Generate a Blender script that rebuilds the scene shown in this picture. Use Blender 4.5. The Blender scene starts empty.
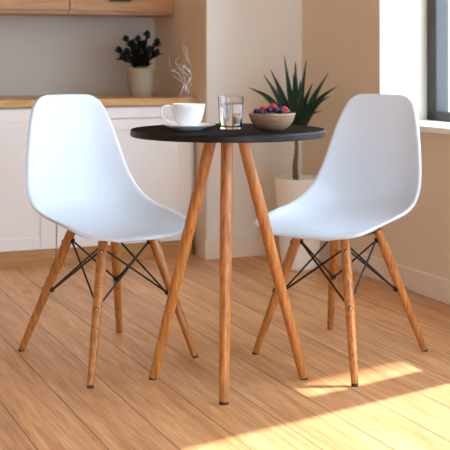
import bpy, bmesh, math, random
from mathutils import Vector, Matrix, noise

random.seed(7)
scene = bpy.context.scene
COL = scene.collection
TH = math.atan(0.4236)            # the room is turned this much against the camera axis
CT, ST = math.cos(TH), math.sin(TH)
def RW(u, v, z=0.0):              # room coordinates -> world
    return Vector((u*CT - v*ST, u*ST + v*CT, z))

# ------------------------------------------------------------------ materials
def srgb(r, g, b):
    def f(c):
        c /= 255.0
        return c/12.92 if c <= 0.04045 else ((c+0.055)/1.055)**2.4
    return (f(r), f(g), f(b), 1.0)

def new_mat(name):
    m = bpy.data.materials.new(name); m.use_nodes = True
    nt = m.node_tree
    return m, nt, nt.nodes, nt.links, nt.nodes['Principled BSDF']

def plain(name, col, rough=0.5, metal=0.0, spec=0.5, var=0.03, scale=12.0, bump=0.0, coat=0.0):
    m, nt, N, L, B = new_mat(name)
    tc = N.new('ShaderNodeTexCoord'); no = N.new('ShaderNodeTexNoise')
    no.inputs['Scale'].default_value = scale; no.inputs['Detail'].default_value = 4
    L.new(tc.outputs['Object'], no.inputs['Vector'])
    mx = N.new('ShaderNodeMix'); mx.data_type = 'RGBA'
    mx.inputs[6].default_value = tuple(c*(1-var) for c in col[:3]) + (1,)
    mx.inputs[7].default_value = tuple(min(1, c*(1+var)) for c in col[:3]) + (1,)
    L.new(no.outputs['Fac'], mx.inputs[0]); L.new(mx.outputs[2], B.inputs['Base Color'])
    B.inputs['Roughness'].default_value = rough; B.inputs['Metallic'].default_value = metal
    B.inputs['Specular IOR Level'].default_value = spec
    B.inputs['Coat Weight'].default_value = coat
    if bump:
        bp = N.new('ShaderNodeBump'); bp.inputs['Strength'].default_value = bump; bp.inputs['Distance'].default_value = 0.002
        n2 = N.new('ShaderNodeTexNoise'); n2.inputs['Scale'].default_value = scale*12
        L.new(tc.outputs['Object'], n2.inputs['Vector']); L.new(n2.outputs['Fac'], bp.inputs['Height'])
        L.new(bp.outputs['Normal'], B.inputs['Normal'])
    return m

def wood(name, dark, light, scl=(60, 60, 4), rough=0.4, bump=0.15, contrast=(0.3, 0.7)):
    m, nt, N, L, B = new_mat(name)
    tc = N.new('ShaderNodeTexCoord'); mp = N.new('ShaderNodeMapping'); mp.inputs['Scale'].default_value = scl
    no = N.new('ShaderNodeTexNoise'); no.inputs['Scale'].default_value = 1.0; no.inputs['Detail'].default_value = 6
    no.inputs['Roughness'].default_value = 0.6; no.inputs['Distortion'].default_value = 0.6
    cr = N.new('ShaderNodeValToRGB')
    cr.color_ramp.elements[0].position = contrast[0]; cr.color_ramp.elements[0].color = dark
    cr.color_ramp.elements[1].position = contrast[1]; cr.color_ramp.elements[1].color = light
    L.new(tc.outputs['Object'], mp.inputs['Vector']); L.new(mp.outputs[0], no.inputs['Vector'])
    L.new(no.outputs['Fac'], cr.inputs['Fac']); L.new(cr.outputs['Color'], B.inputs['Base Color'])
    bp = N.new('ShaderNodeBump'); bp.inputs['Strength'].default_value = bump; bp.inputs['Distance'].default_value = 0.001
    L.new(no.outputs['Fac'], bp.inputs['Height']); L.new(bp.outputs['Normal'], B.inputs['Normal'])
    B.inputs['Roughness'].default_value = rough
    return m

def floor_material():
    m, nt, N, L, B = new_mat('oak_planks')
    tc = N.new('ShaderNodeTexCoord')
    sep = N.new('ShaderNodeSeparateXYZ'); L.new(tc.outputs['Object'], sep.inputs[0])
    cmb = N.new('ShaderNodeCombineXYZ')      # brick rows run along v
    L.new(sep.outputs['Y'], cmb.inputs['X'])
    ad = N.new('ShaderNodeMath'); ad.operation = 'ADD'; ad.inputs[1].default_value = PLANK_OFF
    L.new(sep.outputs['X'], ad.inputs[0]); L.new(ad.outputs[0], cmb.inputs['Y'])
    br = N.new('ShaderNodeTexBrick')
    br.inputs['Scale'].default_value = 1.0
    br.inputs['Brick Width'].default_value = 12.0
    br.inputs['Row Height'].default_value = PLANK_W
    br.inputs['Mortar Size'].default_value = 0.0018
    br.inputs['Mortar Smooth'].default_value = 0.3
    br.inputs['Bias'].default_value = 0.0
    br.offset = 0.15; br.offset_frequency = 2
    br.inputs['Color1'].default_value = (0.0, 0.0, 0.0, 1)
    br.inputs['Color2'].default_value = (1.0, 1.0, 1.0, 1)
    br.inputs['Mortar'].default_value = (0.5, 0.5, 0.5, 1)
    L.new(cmb.outputs[0], br.inputs['Vector'])
    # offset the grain on every plank
    vm = N.new('ShaderNodeVectorMath'); vm.operation = 'MULTIPLY_ADD'
    L.new(br.outputs['Color'], vm.inputs[0]); vm.inputs[1].default_value = (3.0, 7.0, 5.0)
    L.new(tc.outputs['Object'], vm.inputs[2])
    mp = N.new('ShaderNodeMapping'); mp.inputs['Scale'].default_value = (26, 1.6, 1)
    L.new(vm.outputs[0], mp.inputs['Vector'])
    n1 = N.new('ShaderNodeTexNoise'); n1.inputs['Scale'].default_value = 1.0; n1.inputs['Detail'].default_value = 7
    n1.inputs['Roughness'].default_value = 0.62; n1.inputs['Distortion'].default_value = 0.8
    L.new(mp.outputs[0], n1.inputs['Vector'])
    mp2 = N.new('ShaderNodeMapping'); mp2.inputs['Scale'].default_value = (170, 7, 1)
    L.new(vm.outputs[0], mp2.inputs['Vector'])
    n2 = N.new('ShaderNodeTexNoise'); n2.inputs['Scale'].default_value = 1.0; n2.inputs['Detail'].default_value = 3
    L.new(mp2.outputs[0], n2.inputs['Vector'])
    cr = N.new('ShaderNodeValToRGB')
    cr.color_ramp.elements[0].position = 0.30; cr.color_ramp.elements[0].color = FLOOR_D
    cr.color_ramp.elements[1].position = 0.70; cr.color_ramp.elements[1].color = FLOOR_L
    L.new(n1.outputs['Fac'], cr.inputs['Fac'])
    # fine pores
    mr = N.new('ShaderNodeMapRange'); mr.inputs['From Min'].default_value = 0.3; mr.inputs['From Max'].default_value = 0.6
    mr.inputs['To Min'].default_value = 0.74; mr.inputs['To Max'].default_value = 1.06
    L.new(n2.outputs['Fac'], mr.inputs['Value'])
    mul = N.new('ShaderNodeVectorMath'); mul.operation = 'SCALE'
    L.new(cr.outputs['Color'], mul.inputs[0]); L.new(mr.outputs[0], mul.inputs['Scale'])
    # plank to plank tone
    mr2 = N.new('ShaderNodeMapRange'); mr2.inputs['To Min'].default_value = 0.93; mr2.inputs['To Max'].default_value = 1.06
    L.new(br.outputs['Color'], mr2.inputs['Value'])
    mul2 = N.new('ShaderNodeVectorMath'); mul2.operation = 'SCALE'
    L.new(mul.outputs[0], mul2.inputs[0]); L.new(mr2.outputs[0], mul2.inputs['Scale'])
    mx = N.new('ShaderNodeMix'); mx.data_type = 'RGBA'
    L.new(br.outputs['Fac'], mx.inputs[0]); L.new(mul2.outputs[0], mx.inputs[6]); mx.inputs[7].default_value = srgb(64, 36, 18)
    L.new(mx.outputs[2], B.inputs['Base Color'])
    B.inputs['Roughness'].default_value = 0.42
    sub = N.new('ShaderNodeMath'); sub.operation = 'SUBTRACT'
    L.new(n2.outputs['Fac'], sub.inputs[0]); L.new(br.outputs['Fac'], sub.inputs[1])
    bp = N.new('ShaderNodeBump'); bp.inputs['Strength'].default_value = 0.25; bp.inputs['Distance'].default_value = 0.001
    L.new(sub.outputs[0], bp.inputs['Height']); L.new(bp.outputs['Normal'], B.inputs['Normal'])
    return m

PLANK_W = 0.167
PLANK_OFF = -0.029
FLOOR_D = srgb(182, 122, 72); FLOOR_L = srgb(224, 170, 119)
M = {}
M['floor'] = floor_material()
M['paint'] = plain('wall_paint', srgb(222, 203, 177), 0.85, var=0.015, scale=3, bump=0.05)
M['daylit_paint'] = plain('daylit_wall_paint', srgb(226, 219, 207), 0.85, var=0.015, scale=3, bump=0.05)  # wall paint made paler and cooler, daylight put into the colour
M['tile'] = plain('backsplash_paint', srgb(194, 188, 176), 0.6, var=0.015, scale=3, bump=0.03)
M['ceil'] = plain('ceiling_paint', srgb(235, 230, 222), 0.9, var=0.01)
M['trim'] = plain('trim_paint', srgb(230, 216, 196), 0.5, var=0.01)
M['sill'] = plain('sill_white', srgb(244, 240, 232), 0.4, var=0.01)
M['cab'] = plain('cabinet_lacquer', srgb(236, 232, 226), 0.4, var=0.01)
M['oak'] = wood('oak_counter', srgb(176, 126, 64), srgb(214, 166, 98), (4, 50, 50), 0.4)
M['oak2'] = wood('oak_cabinet', srgb(158, 110, 60), srgb(198, 148, 92), (4, 50, 50), 0.45)
M['leg'] = wood('beech_leg', srgb(130, 70, 26), srgb(206, 138, 68), (110, 110, 5), 0.35, contrast=(0.28, 0.68))
M['plastic'] = plain('white_plastic', srgb(206, 215, 225), 0.32, var=0.0, scale=2)
M['metal'] = plain('black_metal', srgb(24, 22, 22), 0.35, metal=0.3, var=0.05)
M['bolt'] = plain('bolt_metal', srgb(190, 180, 170), 0.3, metal=0.9, var=0.05)
M['frame'] = plain('frame_grey', srgb(60, 58, 56), 0.5, var=0.04)
M['top'] = plain('table_black', srgb(18, 16, 15), 0.6, spec=0.03, var=0.08, scale=30)
M['edge'] = plain('table_edge_black', srgb(15, 14, 14), 0.45, spec=0.3, var=0.05)
M['rubber'] = plain('dark_rubber', srgb(64, 38, 24), 0.7)
M['china'] = plain('white_china', srgb(244, 244, 244), 0.15, var=0.0)
M['coffee'] = plain('coffee_brown', srgb(46, 24, 12), 0.1)
M['bowl'] = wood('bowl_wood', srgb(120, 84, 60), srgb(188, 150, 116), (14, 14, 90), 0.5)
M['rasp'] = plain('raspberry_red', srgb(176, 22, 44), 0.35, var=0.25, scale=150)
M['blue'] = plain('blueberry_skin', srgb(28, 34, 64), 0.5, var=0.35, scale=120)
M['pot_clay'] = plain('pot_greige', srgb(168, 156, 134), 0.7, var=0.05, scale=14)
M['pot'] = plain('pot_cream', srgb(238, 232, 220), 0.6, var=0.03, scale=10)
M['soil'] = plain('soil', srgb(58, 42, 30), 0.95, var=0.4, scale=80, bump=0.4)
M['leaf'] = plain('leaf_green', srgb(22, 50, 26), 0.45, spec=0.3, var=0.3, scale=30)
M['leaf_shade'] = plain('leaf_shaded', srgb(12, 20, 14), 0.6, spec=0.2, var=0.3, scale=30)  # dim light on the counter plant is put into this leaf colour
M['trunk'] = plain('trunk_bark', srgb(112, 92, 66), 0.85, var=0.3, scale=90, bump=0.5)
M['facade'] = plain('facade_cream', srgb(236, 200, 150), 0.9, var=0.03, scale=1)
M['shutter'] = plain('shutter_blue', srgb(226, 236, 244), 0.7, var=0.03, scale=2)
M['ground'] = plain('paving', srgb(190, 180, 168), 0.9, var=0.08, scale=2)

def glass_mat(name, ior, tint=(1, 1, 1, 1)):
    m, nt, N, L, B = new_mat(name)
    B.inputs['Base Color'].default_value = tint; B.inputs['Roughness'].default_value = 0.0
    B.inputs['Transmission Weight'].default_value = 1.0; B.inputs['IOR'].default_value = ior
    return m
M['glass'] = glass_mat('clear_glass', 1.45); M['water'] = glass_mat('water', 1.33)
def pane_mat():
    m, nt, N, L, B = new_mat('window_glass')
    tr = N.new('ShaderNodeBsdfTransparent'); tr.inputs[0].default_value = (0.97, 0.98, 1, 1)
    gl = N.new('ShaderNodeBsdfGlossy'); gl.inputs['Roughness'].default_value = 0.02
    ms = N.new('ShaderNodeMixShader')
    ms.inputs[0].default_value = 0.06; L.new(tr.outputs[0], ms.inputs[1]); L.new(gl.outputs[0], ms.inputs[2])
    L.new(ms.outputs[0], N['Material Output'].inputs[0])
    return m
M['pane'] = pane_mat()
def steam_mat():
    m, nt, N, L, B = new_mat('steam_wisp')
    tr = N.new('ShaderNodeBsdfTransparent'); df = N.new('ShaderNodeBsdfDiffuse'); tl = N.new('ShaderNodeBsdfTranslucent')
    df.inputs[0].default_value = (0.95, 0.95, 0.95, 1); tl.inputs[0].default_value = (0.95, 0.95, 0.95, 1)
    a = N.new('ShaderNodeMixShader'); b = N.new('ShaderNodeMixShader')
    tc = N.new('ShaderNodeTexCoord'); no = N.new('ShaderNodeTexNoise'); no.inputs['Scale'].default_value = 60
    L.new(tc.outputs['Object'], no.inputs['Vector'])
    mr = N.new('ShaderNodeMapRange'); mr.inputs['From Min'].default_value = 0.3; mr.inputs['From Max'].default_value = 0.7
    mr.inputs['To Min'].default_value = 0.05; mr.inputs['To Max'].default_value = 0.42
    L.new(no.outputs['Fac'], mr.inputs['Value'])
    a.inputs[0].default_value = 0.5; L.new(df.outputs[0], a.inputs[1]); L.new(tl.outputs[0], a.inputs[2])
    L.new(mr.outputs[0], b.inputs[0]); L.new(tr.outputs[0], b.inputs[1]); L.new(a.outputs[0], b.inputs[2])
    L.new(b.outputs[0], N['Material Output'].inputs[0])
    return m
M['steam'] = steam_mat()

# ------------------------------------------------------------------ object helpers
def obj(name, bm, mat, parent=None, smooth=False, loc=None, rotz=0.0, bevel=0.0, seg=2, sharp=40):
    me = bpy.data.meshes.new(name)
    bmesh.ops.recalc_face_normals(bm, faces=bm.faces)
    bm.to_mesh(me); bm.free()
    o = bpy.data.objects.new(name, me); COL.objects.link(o)
    for mm in (mat if isinstance(mat, (list, tuple)) else [mat]): me.materials.append(mm)
    if smooth:
        for p in me.polygons: p.use_smooth = True
        me.set_sharp_from_angle(angle=math.radians(sharp))
    if bevel:
        b = o.modifiers.new('bevel', 'BEVEL'); b.width = bevel; b.segments = seg; b.limit_method = 'ANGLE'
    if parent: o.parent = parent
    if loc is not None: o.location = loc
    o.rotation_euler.z = rotz
    return o

def empty(name, loc, rotz=0.0):
    o = bpy.data.objects.new(name, None); COL.objects.link(o)
    o.location = loc; o.rotation_euler.z = rotz; o.empty_display_size = 0.05
    return o

def tag(o, label, cat, group=None, kind=None):
    o['label'] = label; o['category'] = cat
    if group: o['group'] = group
    if kind: o['kind'] = kind
    return o

def box(bm, x0, x1, y0, y1, z0, z1):
    vs = [bm.verts.new((x, y, z)) for z in (z0, z1) for y in (y0, y1) for x in (x0, x1)]
    for f in ((0, 2, 3, 1), (4, 5, 7, 6), (0, 1, 5, 4), (2, 6, 7, 3), (0, 4, 6, 2), (1, 3, 7, 5)):
        bm.faces.new([vs[i] for i in f])

def boxes(*bs):
    bm = bmesh.new()
    for b in bs: box(bm, *b)
    return bm

def lathe(bm, prof, seg=48, cx=0.0, cy=0.0, close=False):
    rings = []
    for r, z in prof:
        if r < 1e-6: rings.append([bm.verts.new((cx, cy, z))])
        else: rings.append([bm.verts.new((cx+r*math.cos(2*math.pi*i/seg), cy+r*math.sin(2*math.pi*i/seg), z)) for i in range(seg)])
    pairs = list(zip(rings, rings[1:]))
    if close: pairs.append((rings[-1], rings[0]))
    for a, b in pairs:
        for i in range(seg):
            j = (i+1) % seg
            if len(a) == 1 and len(b) == 1: continue
            if len(a) == 1: bm.faces.new((a[0], b[j], b[i]))
            elif len(b) == 1: bm.faces.new((a[i], a[j], b[0]))
            else: bm.faces.new((a[i], a[j], b[j], b[i]))

def tube(bm, pts, rads, seg=12, cap=True):
    pts = [Vector(p) for p in pts]
    if not isinstance(rads, (list, tuple)): rads = [rads]*len(pts)
    prev = None; rings = []
    for k, p in enumerate(pts):
        t = (pts[min(k+1, len(pts)-1)] - pts[max(k-1, 0)]).normalized()
        if prev is None:
            a = Vector((0, 0, 1)) if abs(t.z) < 0.9 else Vector((1, 0, 0))
            n = t.cross(a).normalized()
        else:
            n = (prev - t*prev.dot(t)).normalized()
        prev = n; b = t.cross(n)
        rings.append([bm.verts.new(p + (n*math.cos(2*math.pi*i/seg) + b*math.sin(2*math.pi*i/seg))*rads[k]) for i in range(seg)])
    for a, c in zip(rings, rings[1:]):
        for i in range(seg):
            bm.faces.new((a[i], a[(i+1) % seg], c[(i+1) % seg], c[i]))
    if cap:
        bm.faces.new(rings[0][::-1]); bm.faces.new(rings[-1])

def catmull(P, n):
    out = []
    L = len(P)
    for i in range(L-1):
        p0, p1, p2, p3 = P[max(i-1, 0)], P[i], P[i+1], P[min(i+2, L-1)]
        for k in range(n):
            t = k/n
            out.append(tuple(0.5*((2*b) + (-a+c)*t + (2*a-5*b+4*c-d)*t*t + (-a+3*b-3*c+d)*t**3) for a, b, c, d in zip(p0, p1, p2, p3)))
    out.append(tuple(P[-1]))
    return out

def rodrig(o):
    return o

# ------------------------------------------------------------------ the room (built in room coordinates u, v)
def struct(name, bm, mat, parent=None, **k):
    o = obj(name, bm, mat, parent, rotz=0.0 if parent else TH, **k)
    if parent is None: o['kind'] = 'structure'
    return o

UW = 2.647      # window wall
VA = 5.241      # end wall beside the kitchen niche
UP = 2.123      # side wall of the niche
VK = 6.011      # kitchen wall
UL, VB = -2.6, -1.3
CEIL = 2.75
W1 = (3.62, 4.465)     # far window, v range
W2 = (0.9, 3.50)       # near window
ZS, ZT = 0.712, 2.50
UO = 2.972              # outer face of the window wall

struct('floor', boxes((UL-0.1, UO, VB-0.1, VK+0.1, -0.08, 0.0)), M['floor'])
struct('ceiling', boxes((UL-0.1, UO, VB-0.1, VK+0.1, CEIL, CEIL+0.1)), M['ceil'])
struct('wall_kitchen', boxes((UL-0.1, UP+0.0, VK, VK+0.12, 0, CEIL)), M['tile'])
struct('wall_end', boxes((UP, UO, VA, VA+0.2, 0, CEIL)), M['daylit_paint'])
struct('wall_niche', boxes((UP-0.003, UP+0.3, VA+0.003, VK+0.12, 0, CEIL)), M['paint'])
zs = ZS-0.025
struct('wall_window', boxes((UW, UO, W1[1]+0.004, VA, 0, CEIL), (UW, UO, W2[1], W1[0], 0, CEIL), (UW, UO, VB-0.1, W2[0], 0, CEIL),
       (UW, UO, W1[0], W1[1], 0, zs), (UW, UO, W1[0], W1[1], ZT, CEIL),
       (UW, UO, W2[0], W2[1], 0, zs), (UW, UO, W2[0], W2[1], ZT, CEIL)), M['paint'])
struct('wall_left', boxes((UL-0.1, UL, VB-0.1, VK, 0, CEIL)), M['paint'])
BW = (0.1, 2.4)
struct('wall_back', boxes((UL, BW[0], VB-0.1, VB, 0, CEIL), (BW[1], UW, VB-0.1, VB, 0, CEIL),
       (BW[0], BW[1], VB-0.1, VB, 2.2, CEIL), (BW[0], BW[1], VB-0.1, VB, 0, 0.08)), M['paint'])
def base(name, u0, u1, v0, v1):
    return struct(name, boxes((u0, u1, v0, v1, 0.0, 0.098)), M['trim'], bevel=0.004)
struct('daylit_reveal', boxes((UW+0.0005, UO, W1[1], W1[1]+0.004, zs, ZT)), M['daylit_paint'])  # added reveal liner; its daylight brightness is in the paint
base('baseboard_end', UP-0.014, UW-0.014, VA-0.014, VA)
base('baseboard_window', UW-0.014, UW, VB, VA)
base('baseboard_left', UL, UL+0.014, VB, VK-0.64)

def window(name, v0, v1, stiles, z0=ZS, z1=ZT, sun_stop=None):
    r = empty(name, (0, 0, 0), TH); r['kind'] = 'structure'
    u0, u1 = 2.894, 2.964
    fw = 0.05
    bs = [(u0, u1, v0, v1, z0-0.02, z0+0.042), (u0, u1, v0, v1, z1-fw, z1+0.02)]
    for a, b in stiles: bs.append((u0, u1, a, b, z0, z1))
    if sun_stop: bs.append((u0+0.01, u1-0.01, sun_stop[0], sun_stop[1], sun_stop[2], z1))  # blank panel added to block sun, out of view
    obj('window_frame', boxes(*bs), M['frame'], r, bevel=0.004)
    xs = sorted(stiles)
    for (a, b), (c, d) in zip(xs, xs[1:]):
        obj('window_pane', boxes((2.926, 2.930, b-0.005, c+0.005, z0+0.03, z1-0.04)), M['pane'], r)
    s = obj('window_sill', boxes((UW-0.022, u0, v0, v1, ZS-0.025, ZS)), M['sill'], r, bevel=0.004)
    return r
window('window_1', W1[0], W1[1], [(4.390, W1[1]), (W1[0], W1[0]+0.075)])
window('window_2', W2[0], W2[1], [(3.477, 3.50), (3.198, 3.339), (2.0, 2.08), (W2[0], W2[0]+0.07)], sun_stop=(3.33, 3.48, 1.60))  # panel over the sidelight is added to shorten its sun strip
# unseen glazed doors behind the camera, placed and sized for cool fill light
r = empty('fill_window', (0, 0, 0), TH); r['kind'] = 'structure'
bs = [(BW[0], BW[1], VB-0.08, VB-0.02, 0.08, 0.14), (BW[0], BW[1], VB-0.08, VB-0.02, 2.13, 2.2)]
for a in (BW[0], BW[0]+0.75, BW[0]+1.5, BW[1]-0.06): bs.append((a, a+0.06, VB-0.08, VB-0.02, 0.08, 2.2))
obj('window_frame', boxes(*bs), M['frame'], r)
for a in (BW[0], BW[0]+0.75, BW[0]+1.5):
    obj('window_pane', boxes((a+0.05, a+0.76, VB-0.052, VB-0.048, 0.12, 2.14)), M['pane'], r)

# ------------------------------------------------------------------ kitchen
def shaker(u0, u1, z0, z1, v, th=0.02, st=0.075, pan=0.007):
    """door slab front face at v, framed panel recessed"""
    bm = bmesh.new()
    box(bm, u0, u1, v+pan, v+th, z0, z1)
    box(bm, u0, u0+st, v, v+pan+0.001, z0, z1); box(bm, u1-st, u1, v, v+pan+0.001, z0, z1)
    box(bm, u0+st, u1-st, v, v+pan+0.001, z0, z0+st*0.8); box(bm, u0+st, u1-st, v, v+pan+0.001, z1-st*0.8, z1)
    return bm
VF = 5.378   # front of the base cabinet doors
def bar_handle(u, z, v, parent, vertical=False, ln=0.12):
    bm = bmesh.new()
    if vertical:
        tube(bm, [(u, v-0.025, z-ln/2), (u, v-0.025, z+ln/2)], 0.005)
        for s in (-1, 1): tube(bm, [(u, v, z+s*ln*0.38), (u, v-0.025, z+s*ln*0.38)], 0.004)
    else:
        tube(bm, [(u-ln/2, v-0.025, z), (u+ln/2, v-0.025, z)], 0.006)
        for s in (-1, 1): tube(bm, [(u+s*ln*0.38, v, z), (u+s*ln*0.38, v-0.025, z)], 0.004)
    return obj('handle', bm, M['metal'], parent, smooth=True)

def base_cabinet(u0, u1, label, drawer):
    r = empty('base_cabinet', (0, 0, 0), TH); tag(r, label, 'cabinet', 'cream base cabinets under the counter')
    obj('body', boxes((u0+0.001, u1-0.001, VF+0.022, VK-0.012, 0.080, 0.755)), M['cab'], r)
    obj('plinth', boxes((u0+0.001, u1-0.001, VF+0.001, VF+0.03, 0.0, 0.077)), M['oak2'], r)
    if drawer:
        zt = 0.697
        d = obj('drawer', boxes((u0+0.002, u1-0.002, VF, VF+0.02, zt+0.002, 0.752)), M['cab'], r, bevel=0.002)
        d = obj('door', shaker(u0+0.002, u1-0.002, 0.080, zt-0.002, VF, st=0.07, pan=0.005), M['cab'], r, bevel=0.0015)
    else:
        d = obj('door', shaker(u0+0.002, u1-0.002, 0.080, 0.752, VF), M['cab'], r, bevel=0.002)
        bar_handle(u0+0.12, 0.66, VF, d, True)
    return r
base_cabinet(1.400, 2.098, 'cream base cabinet with a top drawer, between the left chair and the end wall', True)
base_cabinet(0.700, 1.398, 'cream framed-door base cabinet at the left edge, behind the left chair', False)
wt = obj('countertop', boxes((-0.0, UP-0.002, 5.362, VK-0.003, 0.760, 0.797)), M['oak'], rotz=TH, bevel=0.003)
tag(wt, 'oak countertop running along the kitchen wall under the potted plant', 'countertop')
base_cabinet(0.0, 0.698, 'cream framed-door base cabinet beyond the left edge', False)
o = obj('filler_panel', boxes((2.1, UP-0.015, VF+0.004, VF+0.03, 0.1, 0.755)), M['cab'], rotz=TH)
tag(o, 'narrow cream filler strip between the drawer cabinet and the end wall', 'panel')

VU = 5.693
def wall_cabinet(u0, u1, label, hu):
    r = empty('wall_cabinet', (0, 0, 0), TH); tag(r, label, 'cabinet', 'oak wall cabinets above the counter')
    obj('body', boxes((u0+0.001, u1-0.001, VU+0.021, VK-0.003, 1.220, 1.83)), M['oak2'], r)
    d = obj('door', boxes((u0+0.002, u1-0.002, VU, VU+0.02, 1.238, 1.828)), M['oak2'], r, bevel=0.002)
    h = bar_handle(hu, 1.293, VU, d, ln=0.118)
    return r
wall_cabinet(1.551, UP-0.002, 'oak wall cabinet with a dark bar handle, above the small bushy plant', 1.813)
wall_cabinet(0.980, 1.549, 'oak wall cabinet at the top left corner of the photo', 1.06)

# ------------------------------------------------------------------ chairs
def shell_mesh():
    # centre line (y, z) and rim (half width, y, z) of the seat shell, from the top of the back to the front lip
    P = [(-.290,.861, .068,-.288,.861),(-.288,.8605, .094,-.285,.858),(-.285,.851, .118,-.279,.848),(-.281,.830, .139,-.269,.826),
         (-.270,.770, .162,-.248,.766),(-.255,.695, .180,-.225,.695),(-.237,.615, .197,-.198,.615),(-.215,.540, .212,-.160,.552),
         (-.180,.475, .221,-.103,.513),(-.115,.440, .225,-.030,.493),(-.035,.428, .225,.045,.483),(.045,.426, .223,.110,.474),
         (.120,.429, .221,.166,.464),(.185,.431, .213,.208,.454),(.228,.428, .192,.237,.442),(.248,.424, .152,.253,.431),(.255,.416, .112,.258,.420)]
    C = catmull(P, 5)
    nu = 40
    bm = bmesh.new(); rows = []
    for k, (y, z, w, ey, ez) in enumerate(C):
        a, b = C[max(k-1, 0)], C[min(k+1, len(C)-1)]
        T = Vector((0, b[3]-a[3], b[4]-a[4])).normalized()
        if k < 8: T = Vector((0, .14, -1)).normalized()
        Nn = Vector((0, -T.z, T.y))
        row = []
        for i in range(nu+1):
            s = -1 + 2*i/nu
            s = math.copysign(math.sin(abs(s)*math.pi/2), s)
            q = abs(s)
            l = q**(2.3 + 0.8*min(1, k/45))
            edge = max(0, (q-0.935)/0.065)
            row.append(bm.verts.new(Vector((s*w, y+(ey-y)*l, z+(ez-z)*l)) - Nn*0.0105*edge**1.6))
        rows.append(row)
    for a, b in zip(rows, rows[1:]):
        for i in range(nu):
            bm.faces.new((a[i], a[i+1], b[i+1], b[i]))
    return bm

def solid_shell(parent):
    o = obj('seat_shell', shell_mesh(), M['plastic'], parent, smooth=True, sharp=80)
    s = o.modifiers.new('thickness', 'SOLIDIFY'); s.thickness = 0.007; s.offset = -1.0
    b = o.modifiers.new('edge', 'BEVEL'); b.width = 0.0028; b.segments = 3; b.limit_method = 'ANGLE'; b.angle_limit = math.radians(50)
    return o

FEET = [(-.205, -.236), (.205, -.236), (.232, .236), (-.232, .236)]
TOPS = [(-.092, -.105), (.092, -.105), (.100, .098), (-.100, .098)]
ZTOP = 0.416
def lp(i, z, off=0.0):   # point on the axis of leg i at height z
    f, t = Vector((*FEET[i], 0.0)), Vector((*TOPS[i], ZTOP))
    p = f.lerp(t, z/ZTOP)
    return p
def make_chair(label, FEET, TOPS):
    def lp(i, z):
        f, t = Vector((*FEET[i], 0.0)), Vector((*TOPS[i], ZTOP))
        return f.lerp(t, z/ZTOP)
    r = empty('dining_chair', (0, 0, 0)); tag(r, label, 'chair', 'white dining chairs at the round table')
    solid_shell(r).location.z = 0.006
    legs = []
    for i in range(4):
        bm = bmesh.new()
        n = 14; pts = []; rad = []
        for k in range(n+1):
            t = k/n; z = 0.006 + t*(ZTOP-0.006)
            pts.append(lp(i, z)); rad.append(0.0112 + 0.0052*min(1, t*1.5) - (0.0012*max(0, (t-.8)/.2)))
        pts.append(lp(i, ZTOP+0.003)); rad.append(0.010)
        tube(bm, pts, rad, 20)
        leg = obj('leg', bm, M['leg'], r, smooth=True, sharp=35); legs.append(leg)
        fb = bmesh.new(); tube(fb, [lp(i, 0.0), lp(i, 0.006)], 0.0104, 16)
        for v in fb.verts:
            if v.co.z < 0.003: v.co.z = 0.0
        obj('foot_pad', fb, M['rubber'], leg, smooth=True)
        # outward direction of the leg and its bolt heads
        out = Vector((FEET[i][0], FEET[i][1], 0)).normalized()
        for zb, nm in ((0.378, 'bolt'), (0.215, 'bolt')):
            p = lp(i, zb); bb = bmesh.new()
            a = p + out*0.0115; c = p + out*0.0165
            tube(bb, [a, c, c+out*0.001], [0.0080, 0.0074, 0.006], 16)
            ob = obj(nm, bb, [M['metal'], M['bolt']], leg, smooth=True)
            n0 = len(ob.data.polygons)
            b2 = bmesh.new(); b2.from_mesh(ob.data); tube(b2, [c+out*0.0005, c+out*0.0025], [0.0050, 0.0042], 12)
            b2.to_mesh(ob.data); b2.free()
            for k, p in enumerate(ob.data.polygons):
                p.use_smooth = True
                if k >= n0: p.material_index = 1
        # black bracket on the inner side of the leg: lower clip and upper clip
        for zb in (0.215, 0.382):
            p = lp(i, zb); bb = bmesh.new()
            tube(bb, [p - out*0.011, p - out*0.017, p - out*0.024], [0.0092, 0.0108, 0.0070], 12)
            obj('bracket', bb, M['metal'], leg, smooth=True)
    for i in range(4):
        j = (i+1) % 4
        for a, b in ((i, j), (j, i)):
            pa = lp(a, 0.213); pb = lp(b, 0.383)
            ia = -Vector((*FEET[a], 0)).normalized()*0.018; ib = -Vector((*FEET[b], 0)).normalized()*0.016
            sh = 0.002 if a == i else -0.002
            side = Vector((*FEET[i], 0)).cross(Vector((0, 0, 1)))
            mid = (Vector((*FEET[i], 0))+Vector((*FEET[j], 0))).normalized()*sh
            bm = bmesh.new(); tube(bm, [pa+ia+mid, pb+ib+mid], 0.0034, 10)
            obj('brace_rod', bm, M['metal'], r, smooth=True)
    # under-seat mounting frame
    bm = bmesh.new()
    T = [lp(i, 0.411) for i in range(4)]
    for i in range(4):
        a, b = T[i], T[(i+1) % 4]
        tube(bm, [a, b], 0.004, 8)
    for i in (0, 1):
        tube(bm, [T[i], T[i+2]], 0.004, 8)
    for t in T: tube(bm, [t + Vector((0, 0, .0)), t + Vector((0, 0, .013))], 0.010, 12)
    obj('mounting_frame', bm, M['metal'], r, smooth=True)
    return r

def copy_tree(o, parent=None):
    c = o.copy(); COL.objects.link(c)
    if parent: c.parent = parent
    for ch in list(o.children): copy_tree(ch, c)
    return c

def chair_at(label, c, f, world_feet, world_tops):
    yaw = math.atan2(f[1], f[0]) - math.pi/2
    inv = Matrix.Rotation(-yaw, 2)
    loc = lambda P: [tuple(inv @ (Vector(p)-Vector(c))) for p in P]
    ch = make_chair(label, loc(world_feet), loc(world_tops))
    ch.location = (c[0], c[1], 0); ch.rotation_euler.z = yaw
    return ch
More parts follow.
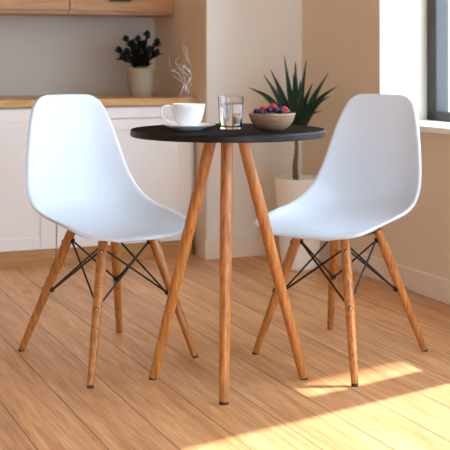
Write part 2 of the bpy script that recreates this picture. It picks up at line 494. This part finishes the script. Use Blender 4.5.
# feet and leg tops in the order rear, rear, front, front (around the seat)
chair_at('white moulded chair with wooden dowel legs, left of the round table', (-.396, 3.834), (.577, -.817),
         [(-.694, 3.895), (-.384, 4.160), (-.098, 3.813), (-.407, 3.458)],
         [(-.515, 3.850), (-.385, 3.985), (-.250, 3.835), (-.392, 3.690)])
chair_at('white moulded chair with wooden dowel legs, right of the round table by the window', (.391, 3.864), (-.587, -.81),
         [(.387, 4.215), (.680, 3.895), (.394, 3.474), (.101, 3.855)],
         [(.385, 3.995), (.515, 3.865), (.388, 3.700), (.250, 3.840)])

# ------------------------------------------------------------------ table
TC = Vector((0.009, 3.49, 0)); TZ = 0.781
tb = empty('round_table', TC); tag(tb, 'round black-topped table on three splayed wooden legs between the chairs', 'table')
bm = bmesh.new()
R = 0.297
lathe(bm, [(0, TZ-0.021), (R-0.004, TZ-0.021), (R, TZ-0.017), (R, TZ-0.004), (R-0.003, TZ), (0, TZ)], 96)
o = obj('tabletop', bm, [M['top'], M['edge']], tb, smooth=True, sharp=25)
for p in o.data.polygons:
    if abs(p.normal.z) < 0.9: p.material_index = 1
tl = [((-.003, 3.300), (0.006, 3.445)), ((-.2236, 3.556), (-.040, 3.500)), ((.246, 3.556), (.052, 3.500))]
for f, t in tl:
    f = Vector((f[0], f[1], 0))-TC; t = Vector((t[0], t[1], TZ-0.0215))-TC
    bm = bmesh.new(); n = 12
    pts = [f.lerp(t, 0.008 + (1-0.008)*k/n) for k in range(n+1)]
    tube(bm, pts, [0.0146+0.0036*min(1, k/n*1.6) for k in range(n+1)], 24)
    lg = obj('leg', bm, M['leg'], tb, smooth=True, sharp=35)
    fb = bmesh.new(); tube(fb, [f, f.lerp(t, 0.008)], 0.0133, 20)
    for v in fb.verts:
        if v.co.z < 0.004: v.co.z = 0
    obj('foot_pad', fb, M['rubber'], lg, smooth=True)
bm = bmesh.new(); lathe(bm, [(0, TZ-0.029), (0.085, TZ-0.029), (0.085, TZ-0.0215), (0, TZ-0.0215)], 32)
obj('mounting_plate', bm, M['metal'], tb, smooth=True, sharp=30)

# ------------------------------------------------------------------ cup, saucer, coffee, steam
CP = Vector((-0.1095, 3.440, TZ))
sc = obj('saucer', bmesh.new(), M['china'])
bpy.data.objects.remove(sc)
bm = bmesh.new()
lathe(bm, [(0, .0005), (.035, .0005), (.040, .0005), (.043, .003), (.060, .008), (.0775, .0155), (.0788, .0168), (.0775, .0175), (.060, .0105), (.040, .0055), (.030, .0045), (0, .0045)], 64)
sc = obj('saucer', bm, M['china'], smooth=True, loc=CP, sharp=50); sc.scale = (1.04, 1.04, 1.0); tag(sc, 'white china saucer under the coffee cup on the table', 'saucer')
bm = bmesh.new()
z0 = .0050
H = .070
outer = [(0, z0+.001), (.020, z0+.001), (.0215, z0), (.0245, z0), (.0255, z0+.004), (.033, z0+.012), (.0405, z0+.026), (.0452, z0+.044), (.0480, z0+.062), (.0488, z0+H-.001), (.0482, z0+H)]
inner = [(.0468, z0+H-.001), (.0460, z0+.060), (.0432, z0+.044), (.0385, z0+.027), (.031, z0+.014), (.022, z0+.008), (0, z0+.0065)]
lathe(bm, outer+inner, 64)
cup = obj('coffee_cup', bm, M['china'], smooth=True, loc=CP, sharp=60); tag(cup, 'white china coffee cup with a loop handle, steaming on its saucer', 'cup')
hb = bmesh.new()
hp = catmull([(-.0465, 0, z0+.056), (-.058, 0, z0+.064), (-.072, 0, z0+.062), (-.080, 0, z0+.050), (-.076, 0, z0+.034), (-.062, 0, z0+.020), (-.048, 0, z0+.014), (-.0375, 0, z0+.0165)], 6)
tube(hb, hp, [0.0034]*len(hp), 12)
h = obj('handle', hb, M['china'], cup, smooth=True)
cup.scale = (1.03, 1.03, 1.05)
h.rotation_euler.z = math.radians(12)
bm = bmesh.new(); lathe(bm, [(0, z0+.0085), (.021, z0+.0095), (.030, z0+.0155), (.0375, z0+.028), (.0425, z0+.045), (.0445, z0+.055), (0, z0+.055)], 48)
o = obj('coffee', bm, M['coffee'], smooth=True, loc=CP, sharp=40); tag(o, 'dark coffee filling the white cup', 'coffee')

bm = bmesh.new()
rs = random.Random(21)
zt0 = z0+.058
def wisp(pts, r):
    c = catmull(pts, 7)
    n = len(c)
    tube(bm, c, [r*(0.45+0.55*math.sin(math.pi*min(1, (k+1)/(n+1)))) for k in range(n)], 6)
# pixel-scale strands, metres around the cup centre: x to the right, z up
S = [
 [(-.008,0,.060),(-.016,.003,.070),(-.020,0,.078),(-.014,0,.086),(-.024,0,.092),(-.034,.002,.090),(-.040,0,.098),(-.034,0,.106)],
 [(.002,0,.064),(.006,.003,.074),(-.002,0,.082),(-.012,0,.088),(-.020,.002,.084),(-.028,0,.076),(-.038,0,.074)],
 [(-.010,0,0),(-.014,.004,.016),(-.022,-.004,.030),(-.016,0,.044),(-.008,.004,.056),(-.016,0,.070),(-.028,-.004,.082),(-.036,0,.094),(-.030,.004,.108)],
 [(-.006,0,0),(-.001,.004,.014),(.002,0,.028),(-.004,-.004,.042),(-.012,0,.056),(-.006,.004,.070),(.006,0,.082),(.004,-.004,.094),(-.004,0,.108),(0,.004,.130)],
 [(-.012,0,0),(-.010,.004,.020),(-.018,0,.036),(-.010,-.004,.052),(-.020,0,.066),(-.034,.004,.074),(-.048,0,.078),(-.058,.002,.084),(-.056,0,.098),(-.060,0,.110)],
 [(-.004,0,0),(-.008,-.004,.018),(0,0,.034),(.008,.004,.046),(.004,0,.060),(-.006,-.004,.070),(-.018,0,.078),(-.030,.004,.086),(-.040,0,.080),(-.052,0,.086)],
 [(-.008,0,0),(-.004,.004,.022),(-.010,0,.040),(.000,-.003,.054),(.010,0,.066),(.002,.003,.076),(-.010,0,.086),(-.004,0,.098),(-.010,0,.112),(-.018,0,.126),(-.016,0,.142)],
 [(-.013,0,.004),(-.026,.003,.018),(-.024,0,.032),(-.014,-.003,.046),(-.022,0,.060),(-.030,.003,.072),(-.024,0,.086)],
 [(-.002,0,.0),(.006,.003,.016),(.004,0,.030),(-.006,0,.044),(.002,.002,.058),(.012,0,.068),(.010,0,.080)],
 [(-.016,0,.002),(-.018,.003,.020),(-.008,0,.036),(-.014,0,.050),(-.028,.002,.058),(-.040,0,.064),(-.050,0,.070),(-.046,0,.080)],
 [(-.020,0,.072),(-.012,.003,.088),(-.014,0,.104),(-.006,0,.118),(-.010,0,.134)],
]
for s in S:
    wisp([(p[0], p[1], p[2]*1.42+zt0+.004) for p in s], 0.00062)
o = obj('steam', bm, M['steam'], smooth=True, loc=CP); tag(o, 'thin curling wisps of steam rising above the white coffee cup', 'steam', kind='stuff')

# ------------------------------------------------------------------ glass of water
GP = Vector((0.0172, 3.467, TZ+0.0004))
bm = bmesh.new()
gh = .099
lathe(bm, [(0, .0004), (.0285, .0004), (.0305, .002), (.0335, .035), (.0366, gh-.002), (.0372, gh), (.0362, gh+.0006), (.0352, gh-.001), (.0322, .036), (.0290, .014), (.026, .0105), (0, .0100)], 64)
o = obj('drinking_glass', bm, M['glass'], smooth=True, loc=GP, sharp=50); GLASS = o; tag(o, 'clear straight tumbler of water between the cup and the berry bowl', 'glass')
bm = bmesh.new()
def gi(z):  # inner radius
    return (.0290 + (z-.014)/(.036-.014)*.0032) if z < .036 else (.0322 + (z-.036)/(gh-.001-.036)*.0030)
lathe(bm, [(0, .0104), (.0255, .0109), (.0286, .0145), (gi(.036)-.0004, .036), (gi(.076)-.0004, .076), (0, .076)], 64)
o = obj('water', bm, M['water'], smooth=True, loc=GP, sharp=50); WATER = o; tag(o, 'still water filling three quarters of the tumbler', 'water')

for q in (GLASS, WATER): q.scale = (1.07, 1.07, 1.0)
# ------------------------------------------------------------------ bowl of berries
BP = Vector((0.1405, 3.430, TZ))
bm = bmesh.new()
bo = [(0, .0005), (.034, .0005), (.038, .002), (.052, .012), (.063, .027), (.0695, .045), (.0705, .0505), (.0695, .052), (.0675, .0515), (.0655, .046), (.058, .032), (.045, .0255), (0, .024)]
lathe(bm, bo, 72)
o = obj('berry_bowl', bm, M['bowl'], smooth=True, loc=BP, sharp=45); tag(o, 'small round wooden bowl of berries on the right of the table', 'bowl')

def blueberry_mesh():
    bm = bmesh.new(); r = 0.0090
    prof = [(0, -r*0.92)]
    for k in range(1, 12):
        a = -math.pi/2 + math.pi*k/12
        prof.append((r*math.cos(a), r*0.92*math.sin(a)))
    prof = prof[:-1] + [(r*.42, r*.86), (r*.44, r*.98), (r*.34, r*.96), (r*.28, r*.78), (0, r*.72)]
    lathe(bm, prof, 20)
    return bm
def raspberry_mesh():
    bm = bmesh.new(); r = 0.0120
    rows = [(-.9, 4), (-.6, 8), (-.2, 11), (.2, 11), (.55, 9), (.82, 6), (.98, 1)]
    bmesh.ops.create_uvsphere(bm, u_segments=14, v_segments=10, radius=r*0.85)
    for k, (h, n) in enumerate(rows):
        rr = math.sqrt(max(0, 1-h*h))*r*0.86
        for i in range(n):
            a = 2*math.pi*(i+0.5*(k % 2))/n
            m = Matrix.Translation((rr*math.cos(a) if n > 1 else 0, rr*math.sin(a) if n > 1 else 0, h*r*0.9))
            bmesh.ops.create_icosphere(bm, subdivisions=2, radius=r*0.27, matrix=m)
    return bm
bb0 = obj('blueberry', blueberry_mesh(), M['blue'], smooth=True, sharp=50)
rb0 = obj('raspberry', raspberry_mesh(), M['rasp'], smooth=True, sharp=80)
placed = []
def place(o, x, y, z, first, label, group, rx, ry, cat):
    c = o if first else o.copy()
    if not first: COL.objects.link(c)
    c.location = (BP.x+x, BP.y+y, BP.z+z); c.rotation_euler = (rx, ry, rs.uniform(0, 6))
    tag(c, label, cat, group); return c
ra = [(-.026, -.018, .0600, 'raspberry leftmost in the wooden bowl, low among blueberries'),
      (.003, -.010, .0675, 'largest-looking raspberry on top in the middle of the bowl'),
      (.036, -.018, .0595, 'raspberry nearest the right rim of the wooden bowl'),
      (-.006, .026, .0590, 'raspberry at the back of the wooden bowl, half hidden')]
first = True
for x, y, z, lb in ra:
    place(rb0, x, y, z, first, lb, 'raspberries in the wooden bowl', rs.uniform(0.6, 1.4), rs.uniform(-.5, .5), 'raspberry'); first = False
    placed.append((x, y, z, 0.0125))
# blueberries: front row seen from the table side, then a packed layer beneath
cand = [(-.0475, -.024, .0570), (-.0100, -.030, .0605), (.0120, -.032, .0600), (.0285, -.038, .0560), (-.033, -.037, .0550), (.053, -.012, .0555), (-.047, -.020, .0540), (-.041, -.002, .0560), (-.016, -.040, .0550), (-.013, -.005, .0610), (.010, -.044, .0545), (.022, -.033, .0580), (.021, -.003, .0590), (.046, -.001, .0550), (-.036, -.041, .0515), (.033, -.044, .0515), (.018, .018, .058), (-.028, .016, .058), (.040, .020, .054), (-.002, .045, .054), (-.04, .028, .053), (.024, .040, .053)]
for ring, n in ((0, 1), (.0195, 6), (.039, 12)):
    for i in range(n):
        a = 2*math.pi*i/n + ring*20
        cand.append((ring*math.cos(a), ring*math.sin(a), .0355 if ring > .03 else .0345))
for ring, n in ((.049, 16),):
    for i in range(n):
        a = 2*math.pi*i/n
        cand.append((ring*math.cos(a), ring*math.sin(a), .0480))
first = True
for x, y, z in cand:
    ok = True
    for px, py, pz, pr in placed:
        if (Vector((x, y, z))-Vector((px, py, pz))).length < pr + .0090 - .0022: ok = False
    if not ok: continue
    placed.append((x, y, z, .0090))
    place(bb0, x, y, z, first, 'dusky blue blueberry among the berries in the wooden bowl', 'blueberries in the wooden bowl', rs.uniform(-1.2, 1.2), rs.uniform(-1.2, 1.2), 'blueberry'); first = False

# ------------------------------------------------------------------ potted plant on the counter
p0 = RW(1.935, 5.80)
p0 = Vector((-.433, 5.90, 0.7972))
pp = empty('potted_plant', p0); tag(pp, 'small bushy plant, leaves coloured dark as in shade, in a cream pot on the oak countertop', 'plant')
bm = bmesh.new()
lathe(bm, [(0, 0), (.052, 0), (.056, .004), (.066, .070), (.076, .138), (.0785, .143), (.077, .1455), (.074, .143), (.070, .125), (0, .125)], 56)
obj('pot', bm, M['pot_clay'], pp, smooth=True, sharp=40)
bm = bmesh.new(); lathe(bm, [(0, .126), (.0695, .126), (.0695, .129), (0, .135)], 32); obj('soil', bm, M['soil'], pp, smooth=True)
def oval_leaf(bm, base, d, up, ln, wd):
    d = d.normalized(); s = d.cross(up).normalized(); n = s.cross(d).normalized()
    rows = []
    for k in range(7):
        t = k/6; w = wd*math.sin(math.pi*min(1, max(0.02, t*0.96+0.03)))**0.7
        c = base + d*(ln*t) - n*(ln*0.15*t*t)
        rows.append([bm.verts.new(c - s*w + n*w*0.25), bm.verts.new(c), bm.verts.new(c + s*w + n*w*0.25)])
    for a, b in zip(rows, rows[1:]):
        bm.faces.new((a[0], a[1], b[1], b[0])); bm.faces.new((a[1], a[2], b[2], b[1]))
fb = bmesh.new()
tips = [(-.100, .02, .245), (-.082, -.02, .205), (-.066, .0, .300), (-.040, .03, .275), (-.012, -.01, .300), (.028, .0, .325), (.012, .03, .27), (.072, -.01, .285), (.070, .01, .23), (-.02, -.04, .25), (.035, -.04, .24), (-.03, .05, .24), (.03, .05, .245), (-.06, -.04, .235)]
for tx, ty, tz in [(a*1.08, b, c) for a, b, c in tips]:
    b0 = Vector((tx*.25, ty*.25, .128)); tp = Vector((tx, ty, tz-.02))
    mid = b0.lerp(tp, .5) + Vector((-tx*.12, 0, .01))
    c = [Vector(q) for q in catmull([tuple(b0), tuple(mid), tuple(tp)], 4)]
    sm = bmesh.new(); tube(sm, c, 0.0028, 6); obj('stem', sm, M['leaf_shade'], pp, smooth=True)
    for k in range(2, len(c)):
        ax = (c[k]-c[k-1]).normalized()
        for sgn in (-1, 1):
            a = rs.uniform(0, math.pi); side = Vector((math.cos(a), math.sin(a), 0))*sgn
            d = (ax*0.6 + side*0.9 + Vector((0, 0, rs.uniform(-.1, .4)))).normalized()
            oval_leaf(fb, c[k], d, Vector((0.1, 0.2, 1)).normalized(), rs.uniform(.032, .044), rs.uniform(.011, .016))
    oval_leaf(fb, c[-1], (Vector((tx*.4, ty*.4, .1))).normalized(), Vector((0, -1, 0.1)), .038, .016)
fo = obj('foliage', fb, M['leaf_shade'], pp, smooth=True, sharp=180)
s = fo.modifiers.new('t', 'SOLIDIFY'); s.thickness = 0.0012

# ------------------------------------------------------------------ tall plant in the corner
q0 = Vector((.355, 5.44, 0.0))
fp = empty('potted_dracaena', q0); tag(fp, 'tall spiky green plant in a white floor pot in the room corner', 'plant')
bm = bmesh.new()
lathe(bm, [(0, 0), (.082, 0), (.087, .005), (.104, .22), (.117, .418), (.1185, .424), (.117, .428), (.112, .426), (.108, .40), (0, .40)], 64)
obj('pot', bm, M['pot'], fp, smooth=True, sharp=40)
bm = bmesh.new(); lathe(bm, [(0, .401), (.1075, .401), (.1075, .404), (0, .412)], 32); obj('soil', bm, M['soil'], fp, smooth=True)
bm = bmesh.new()
tx = -.018
pts = catmull([(tx, 0, .405), (tx-.004, 0, .48), (tx+.003, 0, .56), (tx, 0, .66)], 10)
tube(bm, pts, [0.0145 + 0.0014*((k*7) % 3) - 0.0003*k for k in range(len(pts))], 16)
obj('trunk', bm, M['trunk'], fp, smooth=True)
def px_plant(x, y):    # photo position of a leaf tip -> offset in the plant's own plane
    return ((x-225)/1145*q0.y - q0.x, 1.0-(y-57)/1145*q0.y)
leaves = [(284, 55, 0, .0), (296, 62, .04, .0), (306, 60, -.02, .0), (270.6, 69, .05, .02), (263, 74, -.04, .02), (248.6, 87.5, .02, .05), (264.5, 98.7, -.08, .04),
          (329, 73, .03, .02), (336.6, 86, -.03, .04), (328.5, 95, -.08, .03), (319.5, 110, -.12, .03), (292, 72, -.10, .0), (302, 80, .12, .0), (278, 90, .12, .03), (314, 84, .10, .02), (275, 118, -.10, .05)]
for k, (x, y, dy, droop) in enumerate(leaves):
    ex, ez = px_plant(x, y)
    b = Vector((tx + (ex-tx)*.05, dy*.1, .645 - abs(ex-tx)*0.12))
    e = Vector((ex, dy, ez))
    mid = b.lerp(e, .5) + Vector((0, 0, droop*1.0 + .005))
    c = [Vector(q) for q in catmull([tuple(b), tuple(mid), tuple(e)], 9)]
    bm = bmesh.new(); rows = []
    ln = (e-b).length
    for i, p in enumerate(c):
        t = i/(len(c)-1)
        w = 0.0145*(0.55+0.45*math.sin(math.pi*min(1, t*1.3)))*(1-t**2.6)*(min(1.15, ln/.28)) + .0006
        T = (c[min(i+1, len(c)-1)]-c[max(i-1, 0)]).normalized()
        side = T.cross(Vector((0.12*math.sin(k*2.1), -1, 0.25))).normalized()
        n = side.cross(T).normalized()
        rows.append([bm.verts.new(p-side*w+n*w*.45), bm.verts.new(p-side*w*.5+n*w*.1), bm.verts.new(p), bm.verts.new(p+side*w*.5+n*w*.1), bm.verts.new(p+side*w+n*w*.45)])
    for a, d in zip(rows, rows[1:]):
        for i in range(4): bm.faces.new((a[i], a[i+1], d[i+1], d[i]))
    lf = obj('leaf', bm, M['leaf'], fp, smooth=True, sharp=180)
    s = lf.modifiers.new('t', 'SOLIDIFY'); s.thickness = 0.0014

# ------------------------------------------------------------------ outside the window
o = obj('paving', boxes((UO+0.02, 30, -12, 26, -0.3, -0.2)), M['ground'], rotz=TH); o['kind'] = 'structure'; o.name = 'ground'
LB = 6.2
nb = empty('shading_house', (0, 0, 0), TH); tag(nb, 'cream rendered house wall behind the window, added to keep sun off its glass', 'building')
obj('wall', boxes((LB, LB+0.3, 4.33, 10.6, -0.2, 7.2)), M['facade'], nb)  # added wall, placed and raised to shade the far window from the sun
obj('shutter', boxes((LB-0.04, LB-0.001, 9.27, 10.1, 0.2, 2.4)), M['shutter'], nb)

# ------------------------------------------------------------------ light
w = bpy.data.worlds.new('sky'); scene.world = w; w.use_nodes = True
bg = w.node_tree.nodes['Background']
bg.inputs[0].default_value = (0.63, 0.825, 1.0, 1); bg.inputs[1].default_value = 10.8
def world_dir(du, dv, dz): 
    v = RW(du, dv, 0); return Vector((v.x, v.y, dz))
sun = bpy.data.lights.new('sun', 'SUN'); sun.energy = 15.0; sun.color = (1.0, 0.92, 0.88); sun.angle = math.radians(1.0)
so = bpy.data.objects.new('sun', sun); COL.objects.link(so)
trav = world_dir(-.9706, -.2406, -1.106)
so.rotation_euler = trav.to_track_quat('-Z', 'Y').to_euler()
so.location = (3, 6, 4)
def portal(u, v, z, sx, sy, normal):
    l = bpy.data.lights.new('portal', 'AREA'); l.shape = 'RECTANGLE'; l.size = sx; l.size_y = sy; l.cycles.is_portal = True
    o = bpy.data.objects.new('portal', l); COL.objects.link(o)
    o.location = RW(u, v, z); n = RW(*normal, 0)
    o.rotation_euler = n.to_track_quat('-Z', 'Z').to_euler()
#portal(2.98, sum(W1)/2, (ZS+ZT)/2, W1[1]-W1[0], ZT-ZS, (-1, 0))
#portal(2.98, sum(W2)/2, (ZS+ZT)/2, W2[1]-W2[0], ZT-ZS, (-1, 0))
#portal(sum(BW)/2, VB-0.11, 1.14, BW[1]-BW[0], 2.1, (0, 1))

# ------------------------------------------------------------------ camera
cam = bpy.data.cameras.new('camera'); co = bpy.data.objects.new('camera', cam); COL.objects.link(co)
cam.sensor_width = 36; cam.sensor_fit = 'HORIZONTAL'
cam.lens = 1145/450*36
co.location = (0, 0, 1.0); co.rotation_euler = (math.radians(90), 0, 0)
cam.shift_y = -(225-57)/450
cam.clip_start = 0.05; cam.clip_end = 100
cam.dof.use_dof = True; cam.dof.focus_distance = 3.55; cam.dof.aperture_fstop = 6.0
scene.camera = co

vs = scene.view_settings
vs.view_transform = 'Standard'; vs.look = 'None'; vs.gamma = 1.0; vs.exposure = -0.05; vs.use_curve_mapping = False
scene.cycles.use_denoising = True
scene.cycles.max_bounces = 14; scene.cycles.diffuse_bounces = 8; scene.cycles.transmission_bounces = 12; scene.cycles.transparent_max_bounces = 24
scene.cycles.sample_clamp_indirect = 8.0
